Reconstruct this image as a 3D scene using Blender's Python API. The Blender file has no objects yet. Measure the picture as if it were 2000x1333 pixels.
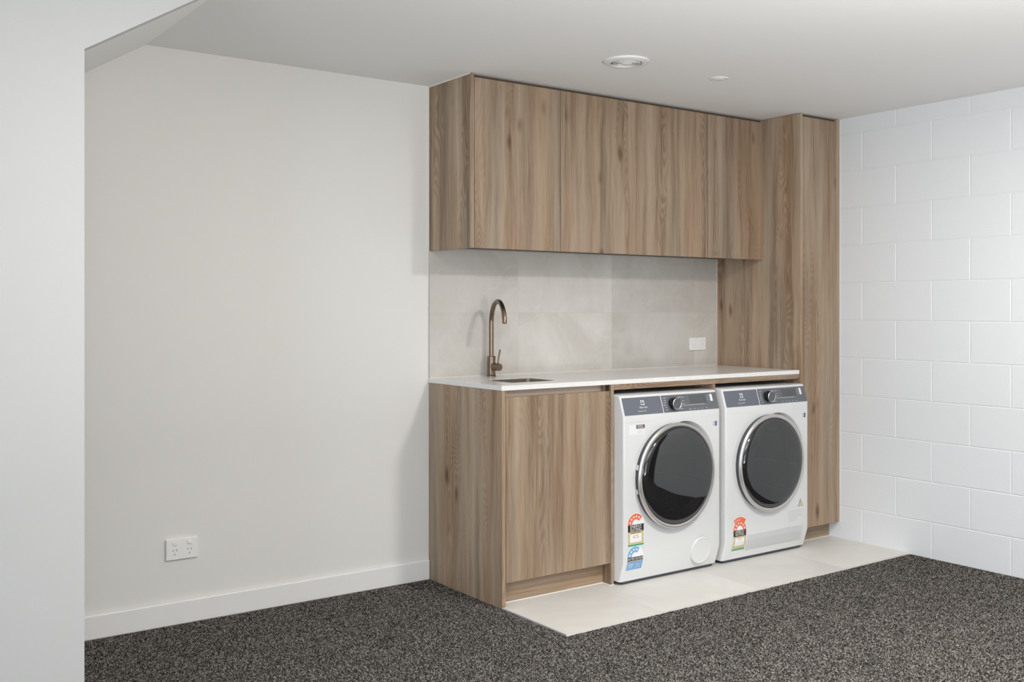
import bpy, bmesh, math, random
from mathutils import Vector, Matrix
random.seed(7)
PI = math.pi
sc = bpy.context.scene
col = sc.collection

# ------------------------------------------------------------------ camera
cam = bpy.data.cameras.new('camera')
co = bpy.data.objects.new('camera', cam); col.objects.link(co)
cam.sensor_width = 36.0
cam.lens = 1989.3 / 2000 * 36.0
cam.shift_y = -(666.5 - 603.9) / 2000
cam.clip_start = 0.05
co.location = (-2.4159, -4.0242, 1.235)
co.rotation_euler = (PI / 2, 0, -0.6224)
sc.camera = co

# ------------------------------------------------------------------ world, exposure
w = bpy.data.worlds.new('world'); sc.world = w; w.use_nodes = True
bg = w.node_tree.nodes['Background']
bg.inputs[0].default_value = (0.80, 0.90, 1.0, 1); bg.inputs[1].default_value = 1.0
sc.view_settings.view_transform = 'Standard'
sc.view_settings.look = 'None'
sc.view_settings.gamma = 1.0
sc.view_settings.exposure = -0.06
sc.view_settings.use_curve_mapping = False

# ------------------------------------------------------------------ large lights
def area(name, loc, rot, sx, sy, watts, color, shape='RECTANGLE'):
    l = bpy.data.lights.new(name, 'AREA'); l.shape = shape
    l.size = sx
    if shape == 'RECTANGLE': l.size_y = sy
    l.energy = watts; l.color = color
    o = bpy.data.objects.new(name, l); col.objects.link(o)
    o.location = loc; o.rotation_euler = rot
    return o
REAR_Y = -7.6; LEFT_X = -5.0; HC = 2.2573; WX = 2.2223
# daylight through the rear sliding doors and the side window (both behind the camera)
area('daylight_rear', (-2.1, REAR_Y - 0.25, 1.12), (PI / 2, 0, 0), 3.6, 2.05, 50, (0.93, 0.965, 1.0))
area('daylight_side', (LEFT_X - 0.25, -4.3, 1.3), (PI / 2, 0, -PI / 2), 2.9, 1.7, 175, (0.76, 0.88, 1.0))
# added upward fill outside the rear doors to lift the ceiling
area('ceiling_fill', (-2.1, REAR_Y - 0.75, 0.12), (PI / 2 + math.radians(38), 0, 0), 3.6, 1.2, 80, (1.0, 0.98, 0.95))

# ------------------------------------------------------------------ materials
def new_mat(name):
    m = bpy.data.materials.new(name); m.use_nodes = True
    nt = m.node_tree; b = nt.nodes['Principled BSDF']
    return m, nt, b
def N(nt, t, **kw):
    n = nt.nodes.new(t)
    for k, v in kw.items(): setattr(n, k, v)
    return n
def srgb(r, g, b):
    f = lambda c: (c / 255 / 12.92) if c / 255 <= 0.04045 else ((c / 255 + 0.055) / 1.055) ** 2.4
    return (f(r), f(g), f(b), 1)
def plain(name, c, rough=0.5, metal=0.0, spec=0.5, noise=0.0, nscale=30, bump=0.0, coat=0.0):
    m, nt, b = new_mat(name)
    b.inputs['Roughness'].default_value = rough
    b.inputs['Metallic'].default_value = metal
    b.inputs['Specular IOR Level'].default_value = spec
    b.inputs['Coat Weight'].default_value = coat
    geo = N(nt, 'ShaderNodeNewGeometry')
    nz = N(nt, 'ShaderNodeTexNoise'); nz.inputs['Scale'].default_value = nscale; nz.inputs['Detail'].default_value = 4
    nt.links.new(geo.outputs['Position'], nz.inputs['Vector'])
    mx = N(nt, 'ShaderNodeMix', data_type='RGBA')
    c4 = (c[0], c[1], c[2], 1)
    mx.inputs[6].default_value = tuple(x * (1 - noise) for x in c4[:3]) + (1,)
    mx.inputs[7].default_value = tuple(min(1, x * (1 + noise)) for x in c4[:3]) + (1,)
    nt.links.new(nz.outputs['Fac'], mx.inputs[0]); nt.links.new(mx.outputs[2], b.inputs['Base Color'])
    if bump:
        bp = N(nt, 'ShaderNodeBump'); bp.inputs['Distance'].default_value = 0.001; bp.inputs['Strength'].default_value = bump
        nt.links.new(nz.outputs['Fac'], bp.inputs['Height']); nt.links.new(bp.outputs['Normal'], b.inputs['Normal'])
    return m

def wood(name, grain='V', tone=1.0, bend=True):
    """timber-look laminate; grain along z (V) or along the horizontal (H)"""
    m, nt, b = new_mat(name); L = nt.links.new
    geo = N(nt, 'ShaderNodeNewGeometry'); oi = N(nt, 'ShaderNodeObjectInfo')
    sp = N(nt, 'ShaderNodeSeparateXYZ'); L(geo.outputs['Position'], sp.inputs[0])
    def M(op, a, bb=None, c=None):
        n = N(nt, 'ShaderNodeMath', operation=op)
        for i, v in enumerate((a, bb, c)):
            if v is None: continue
            if isinstance(v, (int, float)): n.inputs[i].default_value = v
            else: L(v, n.inputs[i])
        return n.outputs[0]
    hor = M('SUBTRACT', sp.outputs[0], sp.outputs[1]); ver = sp.outputs[2]
    u, v = (hor, ver) if grain == 'V' else (ver, hor)
    # grain wanders a few millimetres sideways along its length
    dc = N(nt, 'ShaderNodeCombineXYZ'); L(M('MULTIPLY', u, 6.0), dc.inputs[0]); L(M('MULTIPLY', v, 2.6), dc.inputs[2])
    dn = N(nt, 'ShaderNodeTexNoise'); dn.inputs['Scale'].default_value = 1.0; dn.inputs['Detail'].default_value = 2
    L(dc.outputs[0], dn.inputs['Vector'])
    u = M('ADD', u, M('MULTIPLY', M('SUBTRACT', dn.outputs['Fac'], 0.5), 0.034))
    rnd = M('MULTIPLY', oi.outputs['Random'], 37.0)
    def vec(su, sv, off=0.0):
        c = N(nt, 'ShaderNodeCombineXYZ')
        L(M('ADD', M('MULTIPLY', u, su), off), c.inputs[0]); L(M('MULTIPLY', v, sv), c.inputs[2]); L(rnd, c.inputs[1])
        return c.outputs[0]
    def noise(vc, scale=1.0, det=2.0, rough=0.5, dist=0.0):
        n = N(nt, 'ShaderNodeTexNoise'); n.inputs['Scale'].default_value = scale; n.inputs['Detail'].default_value = det
        n.inputs['Roughness'].default_value = rough; n.inputs['Distortion'].default_value = dist
        L(vc, n.inputs['Vector']); return n.outputs['Fac']
    # slight sideways drift of the grain
    band = noise(vec(13, 0.55), det=3, rough=0.55)
    hue = noise(vec(9, 0.45, 21.0), det=2)
    fine = noise(vec(210, 5.0), det=4, rough=0.65, dist=0.4)
    mid = noise(vec(52, 1.9, 4.0), det=4, rough=0.62, dist=0.8)
    # cathedral grain: contour lines of a stretched noise field
    field = noise(vec(7.0, 1.3, 9.0), det=1.5, dist=0.2)
    rings = M('SINE', M('MULTIPLY', field, 260.0))
    rings = M('MULTIPLY', M('ADD', rings, 1.0), 0.5)
    rmask = noise(vec(7.0, 0.5, 50.0), det=1)
    rm = N(nt, 'ShaderNodeMapRange'); rm.inputs[1].default_value = 0.5; rm.inputs[2].default_value = 0.66
    L(rmask, rm.inputs[0])
    rings = M('MULTIPLY', M('MULTIPLY', rings, rm.outputs[0]), 0.16)
    # knots
    vo = N(nt, 'ShaderNodeTexVoronoi'); vo.inputs['Scale'].default_value = 1.0; vo.inputs['Randomness'].default_value = 1.0
    L(vec(8.5, 3.4, 3.0), vo.inputs['Vector'])
    kn = N(nt, 'ShaderNodeMapRange'); kn.inputs[1].default_value = 0.02; kn.inputs[2].default_value = 0.21
    kn.inputs[3].default_value = 0.38; kn.inputs[4].default_value = 0.0; kn.interpolation_type = 'SMOOTHSTEP'
    L(vo.outputs['Distance'], kn.inputs[0])
    kmask = noise(vec(5.0, 1.3, 80.0), det=0)
    km = N(nt, 'ShaderNodeMapRange'); km.inputs[1].default_value = 0.46; km.inputs[2].default_value = 0.60
    L(kmask, km.inputs[0])
    knot = M('MULTIPLY', kn.outputs[0], km.outputs[0])
    t = M('ADD', M('MULTIPLY', band, 0.85), M('MULTIPLY', mid, 0.50))
    t = M('ADD', t, M('MULTIPLY', fine, 0.42))
    t = M('SUBTRACT', t, rings); t = M('SUBTRACT', t, knot)
    cr = N(nt, 'ShaderNodeValToRGB'); r = cr.color_ramp
    L(M('SUBTRACT', t, 0.37), cr.inputs[0])
    r.elements[0].position = 0.05; r.elements[0].color = srgb(92, 68, 46)
    r.elements[1].position = 0.84; r.elements[1].color = srgb(198, 181, 156)
    e = r.elements.new(0.32); e.color = srgb(139, 113, 88)
    e = r.elements.new(0.52); e.color = srgb(170, 146, 121)
    e = r.elements.new(0.70); e.color = srgb(184, 163, 139)
    grey = N(nt, 'ShaderNodeMix', data_type='RGBA', blend_type='MULTIPLY')
    gr = N(nt, 'ShaderNodeMapRange'); gr.inputs[1].default_value = 0.50; gr.inputs[2].default_value = 0.64
    gr.inputs[3].default_value = 0.0; gr.inputs[4].default_value = 0.75
    L(hue, gr.inputs[0]); L(gr.outputs[0], grey.inputs[0])
    L(cr.outputs[0], grey.inputs[6]); grey.inputs[7].default_value = (0.80, 0.86, 0.93, 1)
    warm = N(nt, 'ShaderNodeMix', data_type='RGBA', blend_type='MULTIPLY')
    wr = N(nt, 'ShaderNodeMapRange'); wr.inputs[1].default_value = 0.48; wr.inputs[2].default_value = 0.36
    L(hue, wr.inputs[0]); L(wr.outputs[0], warm.inputs[0])
    L(grey.outputs[2], warm.inputs[6]); warm.inputs[7].default_value = (1.0, 0.93, 0.86, 1)
    hs = N(nt, 'ShaderNodeHueSaturation'); hs.inputs['Value'].default_value = tone; hs.inputs['Saturation'].default_value = 0.95
    L(warm.outputs[2], hs.inputs['Color'])
    L(hs.outputs[0], b.inputs['Base Color'])
    b.inputs['Roughness'].default_value = 0.42; b.inputs['Specular IOR Level'].default_value = 0.35
    bp = N(nt, 'ShaderNodeBump'); bp.inputs['Strength'].default_value = 0.15; bp.inputs['Distance'].default_value = 0.0006
    L(fine, bp.inputs['Height']); L(bp.outputs[0], b.inputs['Normal'])
    return m

def carpet_mat():
    m, nt, b = new_mat('carpet'); L = nt.links.new
    geo = N(nt, 'ShaderNodeNewGeometry')
    n1 = N(nt, 'ShaderNodeTexNoise'); n1.inputs['Scale'].default_value = 135; n1.inputs['Detail'].default_value = 3
    n1.inputs['Roughness'].default_value = 0.65; n1.inputs['Distortion'].default_value = 1.6
    L(geo.outputs['Position'], n1.inputs['Vector'])
    vo = N(nt, 'ShaderNodeTexVoronoi'); vo.inputs['Scale'].default_value = 150
    L(geo.outputs['Position'], vo.inputs['Vector'])
    sepc = N(nt, 'ShaderNodeSeparateColor'); L(vo.outputs['Color'], sepc.inputs[0])
    add = N(nt, 'ShaderNodeMath', operation='MULTIPLY_ADD'); L(sepc.outputs[0], add.inputs[0]); add.inputs[1].default_value = 0.30
    L(n1.outputs['Fac'], add.inputs[2])
    big = N(nt, 'ShaderNodeTexNoise'); big.inputs['Scale'].default_value = 6; big.inputs['Detail'].default_value = 3
    L(geo.outputs['Position'], big.inputs['Vector'])
    cr = N(nt, 'ShaderNodeValToRGB'); L(add.outputs[0], cr.inputs[0])
    r = cr.color_ramp
    r.elements[0].position = 0.52; r.elements[0].color = (0.005, 0.0045, 0.004, 1)
    r.elements[1].position = 0.84; r.elements[1].color = (0.27, 0.245, 0.222, 1)
    e = r.elements.new(0.60); e.color = (0.012, 0.0103, 0.009, 1)
    e = r.elements.new(0.68); e.color = (0.040, 0.035, 0.031, 1)
    L(cr.outputs[0], b.inputs['Base Color'])
    b.inputs['Roughness'].default_value = 1.0; b.inputs['Specular IOR Level'].default_value = 0.05
    b.inputs['Sheen Weight'].default_value = 0.25; b.inputs['Sheen Roughness'].default_value = 0.6
    bp = N(nt, 'ShaderNodeBump'); bp.inputs['Distance'].default_value = 0.006; bp.inputs['Strength'].default_value = 0.9
    L(n1.outputs['Fac'], bp.inputs['Height']); L(bp.outputs[0], b.inputs['Normal'])
    return m

def stone_tile(name, c1, c2, rough=0.3, var=0.12, scale=2.2, vein=0.5):
    m, nt, b = new_mat(name); L = nt.links.new
    geo = N(nt, 'ShaderNodeNewGeometry')
    n1 = N(nt, 'ShaderNodeTexNoise'); n1.inputs['Scale'].default_value = scale; n1.inputs['Detail'].default_value = 6
    n1.inputs['Roughness'].default_value = 0.62; n1.inputs['Distortion'].default_value = 0.9
    off = N(nt, 'ShaderNodeVectorMath', operation='SCALE'); cb = N(nt, 'ShaderNodeCombineXYZ')
    for i in range(3): L(geo.outputs['Random Per Island'], cb.inputs[i])
    L(cb.outputs[0], off.inputs[0]); off.inputs['Scale'].default_value = 17.0
    ad = N(nt, 'ShaderNodeVectorMath', operation='ADD'); L(geo.outputs['Position'], ad.inputs[0]); L(off.outputs[0], ad.inputs[1])
    L(ad.outputs[0], n1.inputs['Vector'])
    cr = N(nt, 'ShaderNodeValToRGB'); L(n1.outputs['Fac'], cr.inputs[0])
    cr.color_ramp.elements[0].position = 0.34; cr.color_ramp.elements[0].color = (*c1, 1)
    cr.color_ramp.elements[1].position = 0.66; cr.color_ramp.elements[1].color = (*c2, 1)
    # soft pale veins
    n2 = N(nt, 'ShaderNodeTexNoise'); n2.inputs['Scale'].default_value = scale * 0.8; n2.inputs['Detail'].default_value = 3; n2.inputs['Distortion'].default_value = 1.6
    L(ad.outputs[0], n2.inputs['Vector'])
    a = N(nt, 'ShaderNodeMath', operation='SUBTRACT'); L(n2.outputs['Fac'], a.inputs[0]); a.inputs[1].default_value = 0.5
    ab = N(nt, 'ShaderNodeMath', operation='ABSOLUTE'); L(a.outputs[0], ab.inputs[0])
    mr = N(nt, 'ShaderNodeMapRange'); mr.inputs[1].default_value = 0.0; mr.inputs[2].default_value = 0.018; mr.inputs[3].default_value = 0.18 * vein; mr.inputs[4].default_value = 0
    L(ab.outputs[0], mr.inputs[0])
    mx = N(nt, 'ShaderNodeMix', data_type='RGBA'); L(mr.outputs[0], mx.inputs[0]); L(cr.outputs[0], mx.inputs[6]); mx.inputs[7].default_value = (0.75, 0.73, 0.68, 1)
    hs = N(nt, 'ShaderNodeHueSaturation'); L(mx.outputs[2], hs.inputs['Color'])
    v = N(nt, 'ShaderNodeMapRange'); v.inputs[3].default_value = 1 - var; v.inputs[4].default_value = 1 + var * 0.3
    L(geo.outputs['Random Per Island'], v.inputs[0]); L(v.outputs[0], hs.inputs['Value'])
    L(hs.outputs[0], b.inputs['Base Color'])
    b.inputs['Roughness'].default_value = rough
    return m

def smoky_glass():
    m, nt, b = new_mat('smoked_door_glass'); L = nt.links.new
    out = nt.nodes['Material Output']
    tr = N(nt, 'ShaderNodeBsdfTransparent'); tr.inputs[0].default_value = (0.05, 0.05, 0.055, 1)
    b.inputs['Base Color'].default_value = (0.006, 0.006, 0.007, 1); b.inputs['Roughness'].default_value = 0.02
    b.inputs['IOR'].default_value = 1.85
    nz = N(nt, 'ShaderNodeTexNoise'); nz.inputs['Scale'].default_value = 3
    bp = N(nt, 'ShaderNodeBump'); bp.inputs['Strength'].default_value = 0.02; bp.inputs['Distance'].default_value = 0.002
    L(nz.outputs[0], bp.inputs['Height']); L(bp.outputs[0], b.inputs['Normal'])
    ad = N(nt, 'ShaderNodeAddShader'); L(tr.outputs[0], ad.inputs[0]); L(b.outputs[0], ad.inputs[1])
    L(ad.outputs[0], out.inputs[0])
    return m
def window_glass():
    m, nt, b = new_mat('window_glass'); L = nt.links.new
    out = nt.nodes['Material Output']
    tr = N(nt, 'ShaderNodeBsdfTransparent'); gl = N(nt, 'ShaderNodeBsdfGlossy'); gl.inputs['Roughness'].default_value = 0.01
    fr = N(nt, 'ShaderNodeFresnel'); fr.inputs[0].default_value = 1.45
    mx = N(nt, 'ShaderNodeMixShader'); L(fr.outputs[0], mx.inputs[0]); L(tr.outputs[0], mx.inputs[1]); L(gl.outputs[0], mx.inputs[2])
    L(mx.outputs[0], out.inputs[0]); return m
def emit(name, c, s):
    m, nt, b = new_mat(name)
    b.inputs['Base Color'].default_value = (0.9, 0.9, 0.9, 1)
    b.inputs['Emission Color'].default_value = (*c, 1); b.inputs['Emission Strength'].default_value = s
    return m
def brushed(name, c, rough=0.32, metal=1.0):
    m, nt, b = new_mat(name); L = nt.links.new
    geo = N(nt, 'ShaderNodeNewGeometry'); mp = N(nt, 'ShaderNodeMapping'); mp.inputs['Scale'].default_value = (30, 30, 900)
    L(geo.outputs['Position'], mp.inputs[0]); nz = N(nt, 'ShaderNodeTexNoise'); nz.inputs['Scale'].default_value = 1; L(mp.outputs[0], nz.inputs['Vector'])
    mr = N(nt, 'ShaderNodeMapRange'); mr.inputs[3].default_value = rough - 0.06; mr.inputs[4].default_value = rough + 0.08
    L(nz.outputs['Fac'], mr.inputs[0]); L(mr.outputs[0], b.inputs['Roughness'])
    b.inputs['Base Color'].default_value = (*c, 1); b.inputs['Metallic'].default_value = metal
    return m

M = {}
M['wood'] = wood('timber_laminate', tone=0.80)
M['wood_side'] = wood('timber_laminate_side_lightened', tone=0.95)  # same laminate, lightened to make up for weak side light on end panels
M['wood_h'] = wood('timber_laminate_across', 'H', tone=0.84)
M['wood_edge'] = wood('timber_edge_band', tone=0.90)
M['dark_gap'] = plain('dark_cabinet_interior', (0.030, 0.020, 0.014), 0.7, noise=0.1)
M['carcass'] = plain('brown_carcass', (0.10, 0.065, 0.04), 0.6, noise=0.1)
M['carpet'] = carpet_mat()
M['wall'] = plain('warm_white_wall_paint', (0.74, 0.727, 0.698), 0.72, spec=0.25, noise=0.012, nscale=350, bump=0.12)
M['partition'] = plain('cool_white_paint_dimmed', (0.585, 0.585, 0.575), 0.7, spec=0.25, noise=0.012, nscale=350, bump=0.12)  # wall paint toned darker to offset the strong light on the partition
M['ceil'] = plain('white_ceiling_paint', (0.84, 0.84, 0.835), 0.85, spec=0.2, noise=0.01, nscale=300, bump=0.08)
M['block'] = plain('white_painted_block', (0.765, 0.77, 0.78), 0.55, spec=0.35, noise=0.02, nscale=160, bump=0.25)
M['trim'] = plain('white_trim_paint', (0.80, 0.79, 0.775), 0.4, noise=0.01)
M['splash'] = stone_tile('beige_stone_wall_tile', (0.54, 0.50, 0.45), (0.67, 0.64, 0.60), 0.35, var=0.13, scale=2.2, vein=1.0)
M['ftile'] = stone_tile('cream_stone_floor_tile', (0.68, 0.66, 0.62), (0.77, 0.75, 0.71), 0.45, var=0.05, scale=2.6, vein=0.3)
M['fgrout'] = plain('pale_floor_grout', (0.60, 0.58, 0.54), 0.8, noise=0.05)
M['grout'] = plain('grout', (0.52, 0.49, 0.45), 0.8, noise=0.05)
M['counter'] = plain('white_stone_worktop', (0.80, 0.79, 0.77), 0.18, noise=0.06, nscale=45)
M['sealant'] = plain('cream_sealant', (0.80, 0.76, 0.70), 0.5)
M['edge_trim'] = plain('pale_aluminium_trim', (0.62, 0.64, 0.68), 0.35, metal=0.5)
M['bronze'] = brushed('brushed_bronze', (0.235, 0.175, 0.13), 0.30)
M['sinkmetal'] = brushed('bronze_steel_basin', (0.36, 0.31, 0.26), 0.34)
M['channel'] = brushed('champagne_channel', (0.52, 0.42, 0.335), 0.38, 0.55)
M['enamel'] = plain('white_enamel', (0.71, 0.71, 0.705), 0.25, spec=0.5, coat=0.3)
M['plastic'] = plain('white_plastic', (0.78, 0.78, 0.77), 0.38)
M['outlet'] = plain('outlet_plastic', (0.84, 0.83, 0.81), 0.35)
M['slot'] = plain('dark_slot', (0.03, 0.03, 0.03), 0.6)
M['panel'] = plain('slate_control_panel', (0.120, 0.128, 0.142), 0.30, noise=0.03)
M['drawer'] = plain('slate_gloss_drawer_front', (0.105, 0.115, 0.145), 0.12, coat=0.6, noise=0.02)
M['display'] = plain('dark_display', (0.085, 0.090, 0.095), 0.15)
M['print'] = plain('pale_grey_print', (0.46, 0.48, 0.50), 0.5)
M['printw'] = plain('white_print', (0.80, 0.82, 0.84), 0.5)
M['chrome'] = plain('satin_silver', (0.70, 0.68, 0.65), 0.36, metal=1.0)
M['gasket'] = plain('slate_rubber', (0.055, 0.055, 0.070), 0.35)
M['knobblack'] = plain('gloss_black', (0.010, 0.010, 0.014), 0.15)
M['knobface'] = plain('slate_knob_face', (0.10, 0.105, 0.12), 0.55)
M['drum'] = brushed('steel_drum', (0.40, 0.40, 0.41), 0.3)
M['glass'] = smoky_glass()
M['wglass'] = window_glass()
M['recess'] = plain('warm_grey_recess', (0.50, 0.47, 0.43), 0.4)
M['orange'] = plain('orange_label_ink', (0.80, 0.16, 0.075), 0.5)
M['black'] = plain('black_label_ink', (0.030, 0.022, 0.018), 0.5)
M['tan'] = plain('tan_label_ink', (0.60, 0.50, 0.27), 0.5)
M['green'] = plain('green_label_ink', (0.03, 0.36, 0.15), 0.5)
M['blue'] = plain('blue_label_ink', (0.22, 0.40, 0.66), 0.5)
M['white'] = plain('white_label_paper', (0.82, 0.83, 0.83), 0.5)
M['maroon'] = plain('maroon_label_ink', (0.10, 0.035, 0.04), 0.5)
M['navy'] = plain('navy_label_ink', (0.10, 0.14, 0.24), 0.5)
M['faint'] = plain('faint_grey_print', (0.52, 0.53, 0.53), 0.5)
M['seam'] = plain('grey_seam', (0.50, 0.50, 0.50), 0.5)
M['yellow'] = plain('pale_yellow_label', (0.62, 0.60, 0.36), 0.5)
M['charcoal'] = plain('charcoal_door', (0.022, 0.020, 0.020), 0.6)
M['frame'] = plain('white_aluminium_frame', (0.7, 0.7, 0.7), 0.4)
M['lamp'] = emit('opal_lamp_diffuser', (1.0, 0.97, 0.93), 10.0)
M['grass'] = plain('lawn', (0.16, 0.20, 0.10), 0.9, noise=0.3, nscale=20)

# ------------------------------------------------------------------ mesh helpers
def quadbox(bm, x0, x1, y0, y1, z0, z1, mi=0):
    vs = [bm.verts.new(p) for p in ((x0, y0, z0), (x1, y0, z0), (x1, y1, z0), (x0, y1, z0), (x0, y0, z1), (x1, y0, z1), (x1, y1, z1), (x0, y1, z1))]
    fs = []
    for f in ((0, 3, 2, 1), (4, 5, 6, 7), (0, 1, 5, 4), (1, 2, 6, 5), (2, 3, 7, 6), (3, 0, 4, 7)):
        fc = bm.faces.new([vs[i] for i in f]); fc.material_index = mi; fs.append(fc)
    return vs, fs
def box(x0, x1, y0, y1, z0, z1, bevel=0.0, seg=2):
    bm = bmesh.new()
    x0, x1 = min(x0, x1), max(x0, x1); y0, y1 = min(y0, y1), max(y0, y1); z0, z1 = min(z0, z1), max(z0, z1)
    quadbox(bm, x0, x1, y0, y1, z0, z1)
    if bevel:
        bmesh.ops.bevel(bm, geom=list(bm.edges), offset=bevel, segments=seg, affect='EDGES', profile=0.5)
    return bm
def prism_xz(pts, y0, y1):
    """polygon in x,z extruded between y0 and y1"""
    bm = bmesh.new()
    a = [bm.verts.new((x, y0, z)) for x, z in pts]; b = [bm.verts.new((x, y1, z)) for x, z in pts]
    bm.faces.new(a); bm.faces.new(b[::-1]); n = len(pts)
    for i in range(n): bm.faces.new((a[i], b[i], b[(i + 1) % n], a[(i + 1) % n]))
    bmesh.ops.recalc_face_normals(bm, faces=bm.faces); return bm
def prism_yz(pts, x0, x1):
    bm = bmesh.new()
    a = [bm.verts.new((x0, y, z)) for y, z in pts]; b = [bm.verts.new((x1, y, z)) for y, z in pts]
    bm.faces.new(a); bm.faces.new(b[::-1]); n = len(pts)
    for i in range(n): bm.faces.new((a[i], b[i], b[(i + 1) % n], a[(i + 1) % n]))
    bmesh.ops.recalc_face_normals(bm, faces=bm.faces); return bm
def lathe(profile, axis='Y', c=(0, 0, 0), n=96, mi=None, close=False):
    """profile: (r, h) list; h measured along +axis from c"""
    bm = bmesh.new(); rings = []
    for r, h in profile:
        ring = []
        for i in range(n if r > 1e-6 else 1):
            a = 2 * PI * i / n
            if axis == 'Y': p = (c[0] + r * math.cos(a), c[1] + h, c[2] + r * math.sin(a))
            elif axis == 'Z': p = (c[0] + r * math.cos(a), c[1] + r * math.sin(a), c[2] + h)
            else: p = (c[0] + h, c[1] + r * math.cos(a), c[2] + r * math.sin(a))
            ring.append(bm.verts.new(p))
        rings.append(ring)
    prs = list(zip(rings, rings[1:]))
    if close: prs.append((rings[-1], rings[0]))
    for k, (a, b) in enumerate(prs):
        for i in range(n):
            j = (i + 1) % n
            if len(a) == 1 and len(b) == 1: continue
            if len(a) == 1: f = bm.faces.new((a[0], b[i], b[j]))
            elif len(b) == 1: f = bm.faces.new((a[i], b[0], a[j]))
            else: f = bm.faces.new((a[i], b[i], b[j], a[j]))
            if mi: f.material_index = mi[k]
    bmesh.ops.recalc_face_normals(bm, faces=bm.faces)
    return bm
def tube(path, rad, n=20, caps=True):
    bm = bmesh.new(); rings = []
    up = Vector((0, 0, 1)); prev = None
    for i, p in enumerate(path):
        p = Vector(p)
        t = (Vector(path[min(i + 1, len(path) - 1)]) - Vector(path[max(i - 1, 0)])).normalized()
        if prev is None:
            s = t.orthogonal().normalized()
        else:
            s = (prev - t * prev.dot(t)).normalized()
        prev = s; b = t.cross(s)
        r = rad[i] if isinstance(rad, (list, tuple)) else rad
        rings.append([bm.verts.new(p + s * (r * math.cos(2 * PI * k / n)) + b * (r * math.sin(2 * PI * k / n))) for k in range(n)])
    for a, b in zip(rings, rings[1:]):
        for k in range(n): bm.faces.new((a[k], a[(k + 1) % n], b[(k + 1) % n], b[k]))
    if caps: bm.faces.new(rings[0][::-1]); bm.faces.new(rings[-1])
    bmesh.ops.recalc_face_normals(bm, faces=bm.faces)
    return bm
def merge(*bms):
    out = bmesh.new()
    for b in bms:
        me = bpy.data.meshes.new('tmp'); b.to_mesh(me); out.from_mesh(me); bpy.data.meshes.remove(me); b.free()
    return out
def boolean(bm, cutter, op='DIFFERENCE'):
    a = bpy.data.meshes.new('a'); bm.to_mesh(a); ao = bpy.data.objects.new('a', a); col.objects.link(ao)
    c = bpy.data.meshes.new('c'); cutter.to_mesh(c); cob = bpy.data.objects.new('c', c); col.objects.link(cob)
    md = ao.modifiers.new('b', 'BOOLEAN'); md.operation = op; md.object = cob; md.solver = 'EXACT'
    dg = bpy.context.evaluated_depsgraph_get(); dg.update()
    me = bpy.data.meshes.new_from_object(ao.evaluated_get(dg))
    r = bmesh.new(); r.from_mesh(me)
    for o in (ao, cob): bpy.data.objects.remove(o)
    for q in (a, c, me): bpy.data.meshes.remove(q)
    bm.free(); cutter.free(); return r
def text_bm(s, size, align='CENTER'):
    """flat lettering in the x,z plane facing -y, centred on origin"""
    cu = bpy.data.curves.new('t', 'FONT'); cu.body = s; cu.size = size; cu.align_x = align; cu.align_y = 'CENTER'
    cu.resolution_u = 3
    o = bpy.data.objects.new('t', cu); col.objects.link(o)
    dg = bpy.context.evaluated_depsgraph_get(); dg.update()
    me = bpy.data.meshes.new_from_object(o.evaluated_get(dg)); r = bmesh.new(); r.from_mesh(me)
    bpy.data.objects.remove(o); bpy.data.curves.remove(cu); bpy.data.meshes.remove(me)
    r.transform(Matrix.Rotation(PI / 2, 4, 'X'))
    return r

def link(name, bm, mats, parent=None, smooth=False, angle=0.6):
    me = bpy.data.meshes.new(name)
    if parent is not None:
        off = Vector(parent.location)
        q = parent.parent
        while q is not None: off += Vector(q.location); q = q.parent
        bmesh.ops.translate(bm, verts=bm.verts, vec=-off)
    bm.to_mesh(me); bm.free()
    for m in (mats if isinstance(mats, (list, tuple)) else [mats]): me.materials.append(m)
    if smooth:
        me.shade_smooth()
        try: me.set_sharp_from_angle(angle=angle)
        except Exception: pass
    o = bpy.data.objects.new(name, me); col.objects.link(o)
    if parent is not None: o.parent = parent
    return o
def thing(name, label, cat, loc, group=None):
    o = bpy.data.objects.new(name, None); col.objects.link(o); o.location = loc
    o.empty_display_size = 0.1
    o['label'] = label; o['category'] = cat
    if group: o['group'] = group
    return o
def tag(o, label, cat, group=None):
    o['label'] = label; o['category'] = cat
    if group: o['group'] = group
    return o
def struct(name, bm, m, label=None, parent=None, smooth=False):
    o = link(name, bm, m, parent, smooth)
    if parent is None:
        o['kind'] = 'structure'
        if label: o['label'] = label
    return o

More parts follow.
